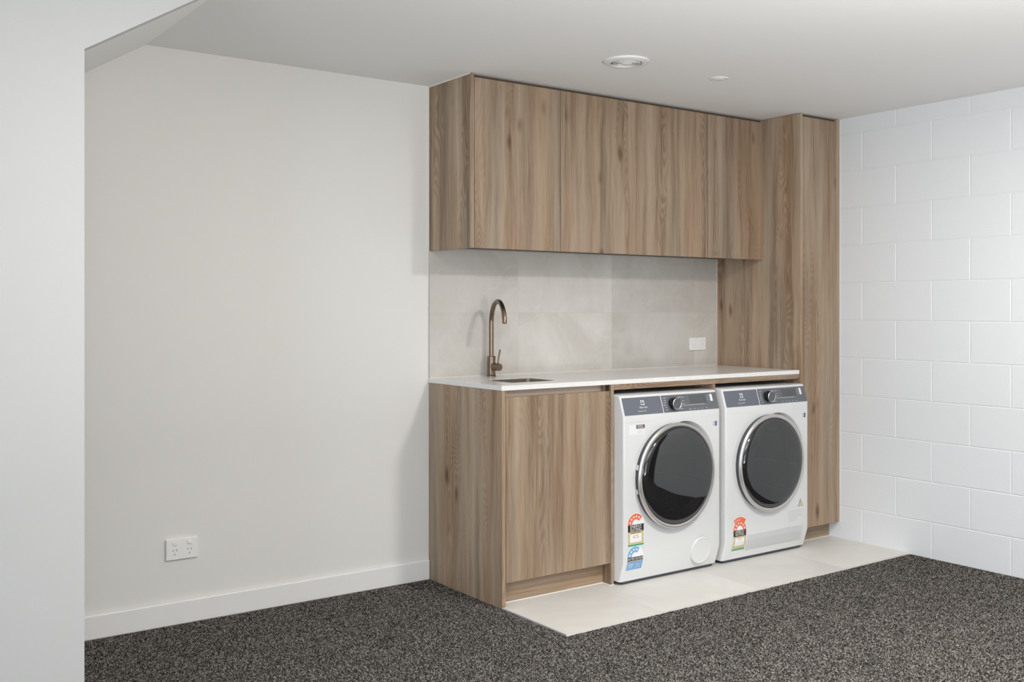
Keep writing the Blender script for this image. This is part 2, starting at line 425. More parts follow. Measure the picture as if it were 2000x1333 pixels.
# ------------------------------------------------------------------ room shell
FZ = -0.006        # carpet level; the tiled strip is z = 0
struct('floor', box(LEFT_X - 0.2, WX + 0.2, REAR_Y - 0.2, 0.15, FZ - 0.15, FZ), M['carpet'], 'charcoal brown flecked carpet')
def carpet_pile():
    import numpy as np
    rg = np.random.default_rng(3); st = 0.0052
    gx, gy = np.meshgrid(np.arange(-2.5, WX - .004, st), np.arange(-3.35, -.018, st))
    p = np.stack([gx.ravel(), gy.ravel()], 1); p += rg.uniform(-.45, .45, p.shape) * st
    x, y = p[:, 0], p[:, 1]
    keep = ~((x > -.0035) & (y > -1.0155)) & (x < WX - .003) & (y < -.0175)
    keep &= ~((x < -1.698) & (y > -.904) & (y < -.816))
    p = p[keep]; n = len(p)
    h = rg.uniform(.0022, .0046, n); lean = rg.normal(0, .0018, (n, 2)); rad = rg.uniform(.0028, .0042, n); a0 = rg.uniform(0, 2 * np.pi, n)
    V = np.zeros((n, 4, 3))
    for k in range(3):
        a = a0 + k * 2.0944
        V[:, k, 0] = p[:, 0] + rad * np.cos(a); V[:, k, 1] = p[:, 1] + rad * np.sin(a); V[:, k, 2] = FZ - .0006
    V[:, 3, 0] = p[:, 0] + lean[:, 0]; V[:, 3, 1] = p[:, 1] + lean[:, 1]; V[:, 3, 2] = FZ + h
    idx = np.arange(n)[:, None, None] * 4 + np.array([[0, 1, 3], [1, 2, 3], [2, 0, 3]])[None]
    me = bpy.data.meshes.new('carpet_pile')
    me.vertices.add(n * 4); me.vertices.foreach_set('co', V.ravel())
    me.loops.add(n * 9); me.loops.foreach_set('vertex_index', idx.ravel().astype(np.int32))
    me.polygons.add(n * 3); me.polygons.foreach_set('loop_start', np.arange(0, n * 9, 3, dtype=np.int32))
    me.polygons.foreach_set('loop_total', np.full(n * 3, 3, dtype=np.int32))
    me.update(calc_edges=True)
    u = rg.random(n)
    g = np.where(u < .38, rg.uniform(.010, .034, n), np.where(u < .72, rg.uniform(.055, .12, n), rg.uniform(.16, .36, n)))
    c = np.stack([g * 1.08, g * .98, g * .89, np.ones(n)], 1)
    at = me.color_attributes.new('yarn', 'FLOAT_COLOR', 'POINT'); at.data.foreach_set('color', np.repeat(c, 4, 0).ravel())
    o = bpy.data.objects.new('carpet_pile', me); col.objects.link(o)
    m, nt, b = new_mat('carpet_yarn')
    ca = N(nt, 'ShaderNodeVertexColor'); ca.layer_name = 'yarn'; nt.links.new(ca.outputs[0], b.inputs['Base Color'])
    b.inputs['Roughness'].default_value = 1; b.inputs['Specular IOR Level'].default_value = 0.05
    me.materials.append(m)
    o.parent = bpy.data.objects['floor']; o['kind'] = 'stuff'
carpet_pile()
struct('ceiling', box(LEFT_X - 0.2, WX + 0.2, REAR_Y - 0.2, 0.15, HC, HC + 0.15), M['ceil'], 'flat white ceiling')
struct('wall_back', box(LEFT_X - 0.2, WX + 0.2, 0.0, 0.15, FZ, HC), M['wall'], 'warm white plaster wall behind the laundry cupboards')
# painted concrete block wall on the right, every block face raised from its joints
YEND = -2.75
def block_wall():
    bm = bmesh.new()
    z0 = -0.026; g = 0.0045; d = 0.0022
    for i in range(0, 12):
        za, zb = z0 + .2 * i, z0 + .2 * (i + 1)
        za_, zb_ = max(za, FZ), min(zb, HC)
        if zb_ <= za_: continue
        ph = 0.733 if i % 2 == 0 else 0.933
        ys = [0.15]
        y = -(ph - 0.8)
        while y > YEND: 
            if y < 0.15: ys.append(y)
            y -= 0.4
        ys.append(YEND)
        for ya, yb in zip(ys, ys[1:]):
            o = [bm.verts.new((WX + d, yy, zz)) for yy, zz in ((ya, za_), (yb, za_), (yb, zb_), (ya, zb_))]
            gz0 = g if za_ == za else 0; gz1 = g if zb_ == zb else 0
            n = [bm.verts.new((WX, yy, zz)) for yy, zz in ((ya - g, za_ + gz0), (yb + g, za_ + gz0), (yb + g, zb_ - gz1), (ya - g, zb_ - gz1))]
            bm.faces.new(n)
            for k in range(4): bm.faces.new((o[k], o[(k + 1) % 4], n[(k + 1) % 4], n[k]))
    bmesh.ops.remove_doubles(bm, verts=bm.verts, dist=1e-5)
    quadbox(bm, WX + 0.004, WX + 0.15, YEND, 0.15, FZ, HC)
    bmesh.ops.recalc_face_normals(bm, faces=bm.faces)
    return bm
struct('wall_right', block_wall(), M['block'], 'white painted concrete block wall')
# partition with the sloped stair soffit on the left
SX, SM = -1.270, 0.62          # where the soffit meets the ceiling, slope
PX = -1.701
zs = HC - SM * (SX - PX)
struct('wall_left', prism_xz([(LEFT_X - .1, FZ), (PX, FZ), (PX, zs), (SX, HC), (LEFT_X - .1, HC)], -0.90, -0.82), M['partition'],
       'smooth white partition in the left foreground with a sloping head')
zl = HC - SM * (SX + 3.1)
struct('ceiling.001', prism_xz([(SX, HC), (-3.1, zl), (-3.1, HC)], -0.82, 0.0), M['ceil'], 'sloping underside of the stair over the left nook')
struct('wall_nook', box(-3.2, -3.1, -0.82, 0, FZ, HC), M['wall'], 'end wall under the stair')
# walls behind the camera
def wall_with_hole(axis, c0, c1, a0, a1, h0, h1, z0, z1):
    bm = bmesh.new()
    def q(aa, ab, za, zb):
        if axis == 'Y': quadbox(bm, aa, ab, c0, c1, za, zb)
        else: quadbox(bm, c0, c1, aa, ab, za, zb)
    q(a0, h0, FZ, HC); q(h1, a1, FZ, HC)
    if z0 > FZ: q(h0, h1, FZ, z0)
    q(h0, h1, z1, HC)
    return bm
struct('wall_rear', wall_with_hole('Y', REAR_Y - .15, REAR_Y, LEFT_X - .2, WX + .2, -3.9, -0.3, FZ, 2.15), M['wall'], 'rear wall with the glazed sliding doors')
struct('wall_side', wall_with_hole('X', LEFT_X - .15, LEFT_X, REAR_Y, 0, -5.75, -2.85, 0.45, 2.15), M['wall'], 'far left wall with a window')
dr = struct('wall_right.001', box(WX, WX + .15, REAR_Y, YEND - 1.9, FZ, HC), M['wall'], 'rear part of the right wall')
dd = struct('door_1', box(WX + .05, WX + .09, YEND - 1.9, YEND, FZ, HC - .02), M['charcoal'], 'dark double door in the right wall behind the camera')
struct('trim_1', merge(box(WX - .012, WX + .15, YEND - .06, YEND, FZ, HC), box(WX - .012, WX + .15, YEND - 1.9, YEND - 1.84, FZ, HC)), M['trim'])
def window(name, axis, c, a0, a1, z0, z1, nm):
    bm = bmesh.new(); t = 0.05
    def q(aa, ab, za, zb, d=0.03):
        if axis == 'Y': quadbox(bm, aa, ab, c - d, c + d, za, zb)
        else: quadbox(bm, c - d, c + d, aa, ab, za, zb)
    q(a0, a1, z0, z0 + t); q(a0, a1, z1 - t, z1); q(a0, a0 + t, z0 + t, z1 - t); q(a1 - t, a1, z0 + t, z1 - t)
    for k in range(1, nm):
        m_ = a0 + (a1 - a0) * k / nm; q(m_ - t / 2, m_ + t / 2, z0 + t, z1 - t)
    fr = struct(name, bm, M['frame'], 'white framed glazing behind the camera')
    g = box(a0 + t, a1 - t, c - .003, c + .003, z0 + t, z1 - t) if axis == 'Y' else box(c - .003, c + .003, a0 + t, a1 - t, z0 + t, z1 - t)
    link('window_pane', g, M['wglass'], fr)
window('window_1', 'Y', REAR_Y - .07, -3.9, -0.3, FZ, 2.15, 3)
window('window_2', 'X', LEFT_X - .07, -5.75, -2.85, 0.45, 2.15, 2)
g = struct('ground', box(-16, 8, -20, REAR_Y - .3, -0.3, -0.12), M['grass'], 'lawn outside'); 
# skirting board on the plaster wall
bb = box(-3.1, -0.001, -0.016, 0.0, FZ, 0.088, 0.0065, 3)
struct('baseboard_back', bb, M['trim'], 'white skirting board along the plaster wall')
# tiled strip in front of the machines
def tiles_floor():
    bm = bmesh.new(); g = 0.001
    xs = [0.0, 0.497, 1.097, 1.697, WX]; ys = [-1.010, -0.41, 0.0]
    for xa, xb in zip(xs, xs[1:]):
        for ya, yb in zip(ys, ys[1:]):
            quadbox(bm, xa + (g if xa else 0.003), xb - g, ya + (0.003 if ya == ys[0] else g), yb - g, -0.012, 0.0)
    return bm
tf = struct('floor.001', tiles_floor(), M['ftile'], 'strip of large cream floor tiles under the machines')
link('grout_bed', box(0.003, WX, -1.006, -0.001, -0.012, -0.0004), M['fgrout'], tf)
struct('trim_2', box(-0.0012, 0.0028, -1.0105, -0.588, -0.012, 0.0004), M['edge_trim'], 'thin pale metal trim on the left edge of the floor tiles')
struct('trim_3', box(-0.0012, WX, -1.0135, -1.0107, -0.012, 0.0002), M['sealant'], 'cream trim on the front edge of the floor tiles')
# ------------------------------------------------------------------ splashback
D = 0.5866; ZB = 0.8965; ZT = 0.917; XT = 1.8942; UD = 0.3467; UZ = 1.500; TD = 0.5934
sb = thing('splashback', 'beige stone-look tiled splashback between worktop and wall cupboards', 'splashback', (0, 0, ZT))
def splash():
    bm = bmesh.new(); g = 0.0007
    xs = [0.0, 0.502, 1.107, 1.712, XT - 0.004]; zz = [ZT + 0.0015, 1.2165, UZ + 0.016]
    for xa, xb in zip(xs, xs[1:]):
        for za, zb in zip(zz, zz[1:]):
            quadbox(bm, xa + (g if xa else 0), xb - g, -0.009, -0.0005, za + g, zb - g)
    return bm
link('wall_tiles', splash(), M['splash'], sb)
link('grout', box(0.001, XT - 0.005, -0.0087, -0.0003, ZT + 0.0015, UZ + 0.015), M['grout'], sb)
link('sealant_bead', merge(box(XT - 0.0038, XT - 0.0004, -0.0125, -0.0095, ZT, UZ + 0.015), box(0.0, XT - 0.004, -0.0125, -0.0095, ZT + .0002, ZT + 0.003)), M['sealant'], sb)

# ------------------------------------------------------------------ wall cupboards
def wall_unit(name, label, x0, x1, doors, left_panel, right_panel):
    t = thing(name, label, 'cupboard', (x0, 0, UZ), 'timber wall cupboards above the worktop')
    top = HC - 0.0025
    cx0 = x0
    if left_panel:
        link('end_panel', box(x0, x0 + 0.022, -UD, -0.0005, UZ, top, 0.0008, 1), M['wood_side'], t)
        link('sealant_bead', merge(box(x0 - 0.0028, x0 - 0.0002, -0.006, -0.0003, UZ, top), box(x0 - 0.0028, x0 - 0.0002, -UD, -0.006, top - 0.004, top + .002)), M['sealant'], t)
        cx0 = x0 + 0.0225
    c = bmesh.new()
    quadbox(c, cx0, x1 - .0005, -UD + 0.021, -0.010, UZ + 0.018, UZ + 0.034)
    quadbox(c, cx0, x1 - .0005, -UD + 0.021, -0.010, top - 0.03, top - 0.014)
    quadbox(c, cx0, cx0 + .016, -UD + 0.021, -0.010, UZ + 0.034, top - 0.03)
    quadbox(c, x1 - .0165, x1 - .0005, -UD + 0.021, -0.010, UZ + 0.034, top - 0.03)
    quadbox(c, cx0 + .016, x1 - .0165, -0.020, -0.010, UZ + 0.034, top - 0.03)
    link('carcass', c, M['carcass'], t)
    link('top_rail', box(cx0, x1 - .0005, -UD + 0.022, -UD + 0.036, top - 0.0139, top), M['carcass'], t)
    for a, b in doors:
        link('door', box(a + 0.0013, b - 0.0013, -UD, -UD + 0.019, UZ, HC - 0.0165, 0.0008, 1), M['wood'], t)
    return t
wall_unit('wall_cupboard', 'left pair of timber-look wall cupboards, with the exposed end panel', 0.0, 0.969, [(0.0225, 0.498), (0.498, 0.969)], True, False)
wall_unit('wall_cupboard', 'right pair of timber-look wall cupboards, against the tall cupboard', 0.9692, XT - .0003, [(0.969, 1.467), (1.467, XT)], False, False)

# ------------------------------------------------------------------ tall cupboard
tc = thing('tall_cupboard', 'full-height narrow timber-look cupboard beside the white block wall', 'cupboard', (XT, 0, 0))
link('end_panel', box(XT, XT + 0.018, -TD, -0.0005, 0.0, HC - .0025, 0.0008, 1), M['wood_side'], tc)
link('door', box(XT + 0.0195, 2.193, -TD, -TD + .019, 0.089, HC - 0.0165, 0.0008, 1), M['wood'], tc)
link('filler_strip', box(2.1955, WX - .0005, -TD + .002, -TD + .02, 0.089, HC - .0025, 0.0008, 1), M['wood_edge'], tc)
link('top_rail', box(XT + .0185, 2.1952, -TD + .02, -TD + .034, HC - .0165, HC - .0025), M['carcass'], tc)
link('kickboard', box(XT + .0185, WX - .0005, -TD + .070, -TD + .086, 0.0, 0.0885), M['wood_h'], tc)
link('carcass', merge(box(XT + .0185, 2.193, -TD + .0195, -.012, 0.0890, .105), box(XT + .0185, 2.193, -.012, -.001, .0, HC - .02), box(2.177, 2.193, -TD + .0195, -.012, .1055, HC - .02)), M['carcass'], tc)
link('sealant_bead', merge(box(WX - 0.0025, WX - .0004, -TD - .0022, -TD + .0018, 0.09, HC - .003), box(XT + .02, WX - .002, -TD + .0672, -TD + .0698, 0.0002, 0.003)), M['sealant'], tc)

# ------------------------------------------------------------------ base (sink) cupboard
bc = thing('sink_cupboard', 'single-door timber-look base cupboard under the sink, left of the washer', 'cupboard', (0, 0, 0))
link('end_panel', box(0.0005, 0.0185, -D, -0.0005, FZ, ZB - .0003, 0.0008, 1), M['wood_side'], bc)
link('door', box(0.0205, 0.5925, -D, -D + .019, 0.099, 0.868, 0.0008, 1), M['wood'], bc)
link('divider_panel', box(0.594, 0.612, -D, -0.012, 0.0, ZB - .0003, 0.0008, 1), M['wood_edge'], bc)
ch = link('finger_channel', merge(box(0.0188, 0.5935, -D + .030, -D + .032, 0.836, ZB - .0004), box(0.0188, 0.5935, -D + .020, -D + .030, 0.836, 0.838)), M['channel'], bc)
link('end_bracket', merge(box(0.560, 0.5700, -D + .012, -D + .0298, 0.869, ZB - .0006), box(0.586, 0.5935, -D + .010, -D + .0298, 0.869, ZB - .0006)), M['bronze'], bc)
link('kickboard', box(0.0188, 0.5935, -D + .055, -D + .071, 0.0, 0.097), M['wood_h'], bc)
link('carcass', merge(box(0.0188, 0.5935, -D + .0195, -.012, 0.1, .116), box(0.0188, 0.5935, -.012, -.001, .0, ZB - .002)), M['carcass'], bc)
link('sealant_bead', merge(box(0.0195, 0.594, -D + .0515, -D + .0548, 0.0002, 0.0035), box(0.594, 0.612, -D - .003, -D - .0002, 0.0002, 0.003), box(0.5905, 0.5938, -D, -D + .0515, .0002, .003)), M['sealant'], bc)

# ------------------------------------------------------------------ frame over the machines
fr = thing('machine_surround', 'timber-look rail and divider framing the two machine bays under the worktop', 'cabinet frame', (1.25, -0.3, 0))
link('top_rail', box(0.6125, XT - .0005, -D, -D + .06, 0.872, ZB - .0003, 0.0008, 1), M['wood_h'], fr)
link('divider_panel', box(1.246, 1.264, -D + .0005, -0.012, 0.0, 0.8717, 0.0008, 1), M['wood_edge'], fr)
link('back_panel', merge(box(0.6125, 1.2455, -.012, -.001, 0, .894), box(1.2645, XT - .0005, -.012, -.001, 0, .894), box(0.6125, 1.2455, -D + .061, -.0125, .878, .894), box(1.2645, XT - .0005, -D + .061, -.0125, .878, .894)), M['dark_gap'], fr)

# ------------------------------------------------------------------ worktop with undermount sink
def rrect(x0, x1, y0, y1, r, n=6):
    pts = []
    for cx, cy, a0 in ((x1 - r, y1 - r, 0), (x0 + r, y1 - r, 90), (x0 + r, y0 + r, 180), (x1 - r, y0 + r, 270)):
        for k in range(n + 1):
            a = math.radians(a0 + 90 * k / n); pts.append((cx + r * math.cos(a), cy + r * math.sin(a)))
    return pts
def prism_xy(pts, z0, z1):
    bm = bmesh.new()
    a = [bm.verts.new((x, y, z0)) for x, y in pts]; b = [bm.verts.new((x, y, z1)) for x, y in pts]
    bm.faces.new(a[::-1]); bm.faces.new(b); n = len(pts)
    for i in range(n): bm.faces.new((a[i], a[(i + 1) % n], b[(i + 1) % n], b[i]))
    bmesh.ops.recalc_face_normals(bm, faces=bm.faces); return bm
SKX0, SKX1, SKY0, SKY1 = 0.138, 0.388, -0.462, -0.250
wt = boolean(box(-0.0015, XT - .0008, -D - .0005, -0.0003, ZB, ZT, 0.0015, 2), prism_xy(rrect(SKX0, SKX1, SKY0, SKY1, .018), ZB - .05, ZT + .05))
tag(link('worktop', wt, M['counter']), 'long thin white stone worktop over the sink cupboard and machines', 'worktop')
def basin():
    bm = bmesh.new()
    o = 0.004
    lv = [(-0.014, ZB - .001), (0.002, ZB - .001), (0.002, ZB - .004), (0.004, ZB - .15), (-0.012, ZB - .165), (-0.05, ZB - .168)]
    rings = []
    for k, (off, z) in enumerate([(.0004, ZT - .0025), (.0030, ZT - .0030), (.0034, ZB - .02), (.004, ZB - .15), (.018, ZB - .167), (.06, ZB - .170)]):
        rr = max(.004, .018 - max(off, 0) * .2)
        rings.append([bm.verts.new((x, y, z)) for x, y in rrect(SKX0 + off, SKX1 - off, SKY0 + off, SKY1 - off, rr)])
    n = len(rings[0])
    for a, b in zip(rings, rings[1:]):
        for i in range(n): bm.faces.new((a[i], a[(i + 1) % n], b[(i + 1) % n], b[i]))
    bm.faces.new(rings[-1])
    bmesh.ops.recalc_face_normals(bm, faces=bm.faces)
    bmesh.ops.reverse_faces(bm, faces=bm.faces)
    return bm
sk = thing('sink', 'small rectangular bronze undermount sink set into the worktop', 'sink', (.263, -.356, ZB - .17))
bo = link('basin', basin(), M['sinkmetal'], sk)
sm = bo.modifiers.new('solid', 'SOLIDIFY'); sm.thickness = 0.0012; sm.offset = -1
link('drain', lathe([(0.0, .004), (.012, .004), (.013, .002), (.03, .003), (.038, .0012), (.038, 0)], 'Z', (.263, -.356, ZB - .1697), 40), M['bronze'], sk, True)

# ------------------------------------------------------------------ tap
TX, TY = .307, -.062
tp = thing('tap', 'tall brushed bronze gooseneck mixer tap behind the sink', 'tap', (TX, TY, ZT))
link('base_ring', lathe([(0, 0.0002), (.0235, 0.0002), (.0235, .003), (.021, .006), (0, .006)], 'Z', (TX, TY, ZT), 48), M['bronze'], tp, True)
link('tap_body', lathe([(0, .0062), (.0195, .0062), (.0198, .010), (.0198, .094), (.0185, .0958), (0, .0958)], 'Z', (TX, TY, ZT), 48), M['bronze'], tp, True)
th = math.radians(17); dx, dy = -math.sin(th), -math.cos(th)
rb = 0.1
path = [(TX, TY, ZT + .094), (TX, TY, ZT + .16), (TX, TY, 1.170)]
for k in range(1, 29):
    a = PI * k / 28 * 0.985
    s = rb - rb * math.cos(a); zz = 1.170 + rb * math.sin(a)
    path.append((TX + dx * s, TY + dy * s, zz))
lx, ly, lz = path[-1]
path.append((lx + dx * .0004, ly + dy * .0004, lz - .004))
link('spout', tube(path, 0.0110, 24), M['bronze'], tp, True)
link('aerator', lathe([(0, 0), (.0085, 0), (.0085, -.002), (.007, -.003), (0, -.003)], 'Z', (path[-1][0], path[-1][1], path[-1][2]), 24), M['knobblack'], tp, True)
hb = link('handle_boss', lathe([(0, 0), (.0175, 0), (.0178, -.004), (.0178, -.046), (.0168, -.048), (0, -.048)], 'Y', (TX, TY - .0192, ZT + .046), 40), M['bronze'], tp, True)
link('lever', tube([(TX + .0015, TY - .052, ZT + .062), (TX + .002, TY - .053, ZT + .075), (TX + .006, TY - .056, ZT + .105), (TX + .009, TY - .060, ZT + .128)], [.0034, .0034, .0040, .0044], 14), M['bronze'], tp, True)

# ------------------------------------------------------------------ power outlets
def outlet(label, x0, x1, z0, z1, faint=False):
    t = thing('power_outlet', label, 'power outlet', ((x0 + x1) / 2, 0, z0))
    yb = -0.0095 if faint else -0.0003
    link('faceplate', box(x0, x1, yb - .010, yb, z0, z1, .0022, 2), M['outlet'], t)
    wdt = x1 - x0; hgt = z1 - z0
    for s in (0.27, 0.73):
        cx = x0 + wdt * s
        link('switch', box(cx - .0085, cx + .0085, yb - .0135, yb - .0101, z0 + hgt * .70, z0 + hgt * .86, .0012, 2), M['outlet'], t)
        bm = bmesh.new()
        cz = z0 + hgt * .38
        for (ox, oz, rot) in ((-.0065, .006, 30), (.0065, .006, -30), (0, -.010, 0)):
            q = box(-.0009, .0009, yb - .0106, yb - .0102, -.0035, .0035)
            q.transform(Matrix.Translation((cx + ox, 0, cz + oz)) @ Matrix.Rotation(math.radians(rot), 4, 'Y'))
            bm = merge(bm, q)
        link('pin_slots', bm, M['slot'] if not faint else M['faint'], t)
outlet('white double power outlet low on the plain plaster wall', -1.196, -1.071, .250, .3325)
outlet('white power outlet on the tiled splashback near the tall cupboard', 1.671, 1.796, 1.0055, 1.077, True)

# ------------------------------------------------------------------ ceiling fittings
VX, VY = .412, -.890
cv = thing('ceiling_vent', 'round white exhaust vent grille in the ceiling', 'vent', (VX, VY, HC))
link('flange', lathe([(.094, 0), (.093, -.006), (.078, -.013), (.066, -.012), (.064, -.002), (.064, 0)], 'Z', (VX, VY, HC), 72), M['plastic'], cv, True)
link('duct', lathe([(.064, -.0008), (0, -.0008)], 'Z', (VX, VY, HC), 48), M['slot'], cv)
for r_ in (.056, .046, .036):
    link('louvre_ring', lathe([(r_, -.004), (r_ + .0010, -.0125), (r_ - .0020, -.0135), (r_ - .0035, -.005)], 'Z', (VX, VY, HC), 64, close=True), M['plastic'], cv, True)
link('spokes', merge(*[(lambda q, a: (q.transform(Matrix.Translation((VX, VY, HC)) @ Matrix.Rotation(a, 4, 'Z')), q)[1])(box(-.065, .065, -.0016, .0016, -.008, -.003), PI * k / 4 + .3) for k in range(4)]), M['plastic'], cv)
link('centre_disc', lathe([(0, -.003), (.024, -.004), (.026, -.010), (.018, -.015), (0, -.016)], 'Z', (VX, VY, HC), 48), M['plastic'], cv, True)
SXX, SYY = .964, -.888
cs = thing('ceiling_sensor', 'tiny flat round white fitting in the ceiling, right of the vent', 'sensor', (SXX, SYY, HC))
link('rim', lathe([(.042, 0), (.041, -.003), (.034, -.005), (.030, -.003), (0, -.003)], 'Z', (SXX, SYY, HC), 48), M['plastic'], cs, True)
link('lens_cap', lathe([(.024, -.0032), (.022, -.006), (.012, -.0072), (0, -.0075)], 'Z', (SXX, SYY, HC), 48), M['plastic'], cs, True)

def ceiling_lamp(x, y, watts, label):
    t = thing('ceiling_light', label, 'ceiling light', (x, y, HC))
    link('base_plate', lathe([(.150, 0), (.152, -.02), (.140, -.024), (0, -.024)], 'Z', (x, y, HC), 64), M['plastic'], t, True)
    link('diffuser', lathe([(.148, -.024), (.146, -.038), (.130, -.048), (.07, -.055), (0, -.057)], 'Z', (x, y, HC), 64), M['lamp'], t, True)
    l = area('lamp_light', (0, 0, -.062), (0, 0, 0), .27, .27, watts, (1.0, 0.97, 0.93), 'DISK'); l.parent = t
    return t
ceiling_lamp(.56, -2.55, 42, 'round opal ceiling light nearer the block wall')
ceiling_lamp(-1.47, -2.30, 11, 'round opal ceiling light nearer the partition')

# invented lamp behind the camera, added to brighten the ceiling from below
def up_fill(x, y, watts):
    t = thing('up_fill_light', 'low white lamp-shaped fill light added behind the camera', 'added fill light', (x, y, FZ))
    link('fill_base', lathe([(0, 0), (.13, 0), (.13, .015), (.02, .022), (0, .022)], 'Z', (x, y, FZ + .0003), 48), M['plastic'], t, True)
    link('pole', lathe([(0, .022), (.012, .022), (.012, .62), (0, .62)], 'Z', (x, y, FZ), 20), M['plastic'], t, True)
    link('fill_shade', lathe([(.012, .60), (.05, .61), (.15, .70), (.155, .70), (.06, .602), (.012, .59)], 'Z', (x, y, FZ), 48, close=True), M['plastic'], t, True)
    l = area('lamp_light', (0, 0, .71), (PI, 0, 0), .24, .24, watts, (1.0, 0.98, 0.95), 'DISK'); l.parent = t
up_fill(-.4, -3.9, 112)

# ------------------------------------------------------------------ washer and dryer
YF = -.648
def yfront(z):
    if z > .757: return YF + (z - .757) / (.838 - .757) * .026
    if z < .105: return YF + (.105 - z) / (.105 - .014) * .028
    return YF
def on_front(bm, x, z, eps=.0006):
    """place flat lettering/shapes (x,z plane) on the machine front, following its profile"""
    bmesh.ops.translate(bm, verts=bm.verts, vec=(x, 0, z))
    for v in bm.verts: v.co.y = yfront(v.co.z) - eps
    return bm
def flat_rect(x0, x1, z0, z1, mi=0, eps=.0006, skew=0.0):
    bm = bmesh.new()
    cuts = [z0] + [c for c in (.105, .757) if z0 < c < z1] + [z1]
    for za, zb in zip(cuts, cuts[1:]):
        sa = skew * (za - z0) / (z1 - z0); sb_ = skew * (zb - z0) / (z1 - z0)
        f = bm.faces.new([bm.verts.new((x, yfront(z) - eps, z)) for x, z in ((x0 + sa, za), (x1 + sa, za), (x1 + sb_, zb), (x0 + sb_, zb))])
        f.material_index = mi
    return bm
def flat_poly(pts, mi=0, eps=.0006):
    bm = bmesh.new(); f = bm.faces.new([bm.verts.new((x, yfront(z) - eps, z)) for x, z in pts]); f.material_index = mi; return bm
def flat_arc(cx, cz, r0, r1, a0, a1, mi=0, eps=.0006, n=24, ez=1.0):
    bm = bmesh.new(); prev = None
    for k in range(n + 1):
        a = math.radians(a0 + (a1 - a0) * k / n)
        p = [bm.verts.new((cx + r * math.cos(a), 0, cz + ez * r * math.sin(a))) for r in (r0, r1)]
        for v in p: v.co.y = yfront(v.co.z) - eps
        if prev: f = bm.faces.new((prev[0], prev[1], p[1], p[0])); f.material_index = mi
        prev = p
    return bm
def star(cx, cz, r, mi=0, eps=.001):
    return flat_poly([(cx + (r if k % 2 == 0 else r * .45) * math.sin(PI * k / 5), cz + (r if k % 2 == 0 else r * .45) * math.cos(PI * k / 5)) for k in range(10)], mi, eps)
def words(s, size, x, z, mi=0, eps=.0012, sx=1.0):
    b = text_bm(s, size)
    b.transform(Matrix.Diagonal((sx, 1, 1, 1)))
    for f in b.faces: f.material_index = mi
    return on_front(b, x, z, eps)

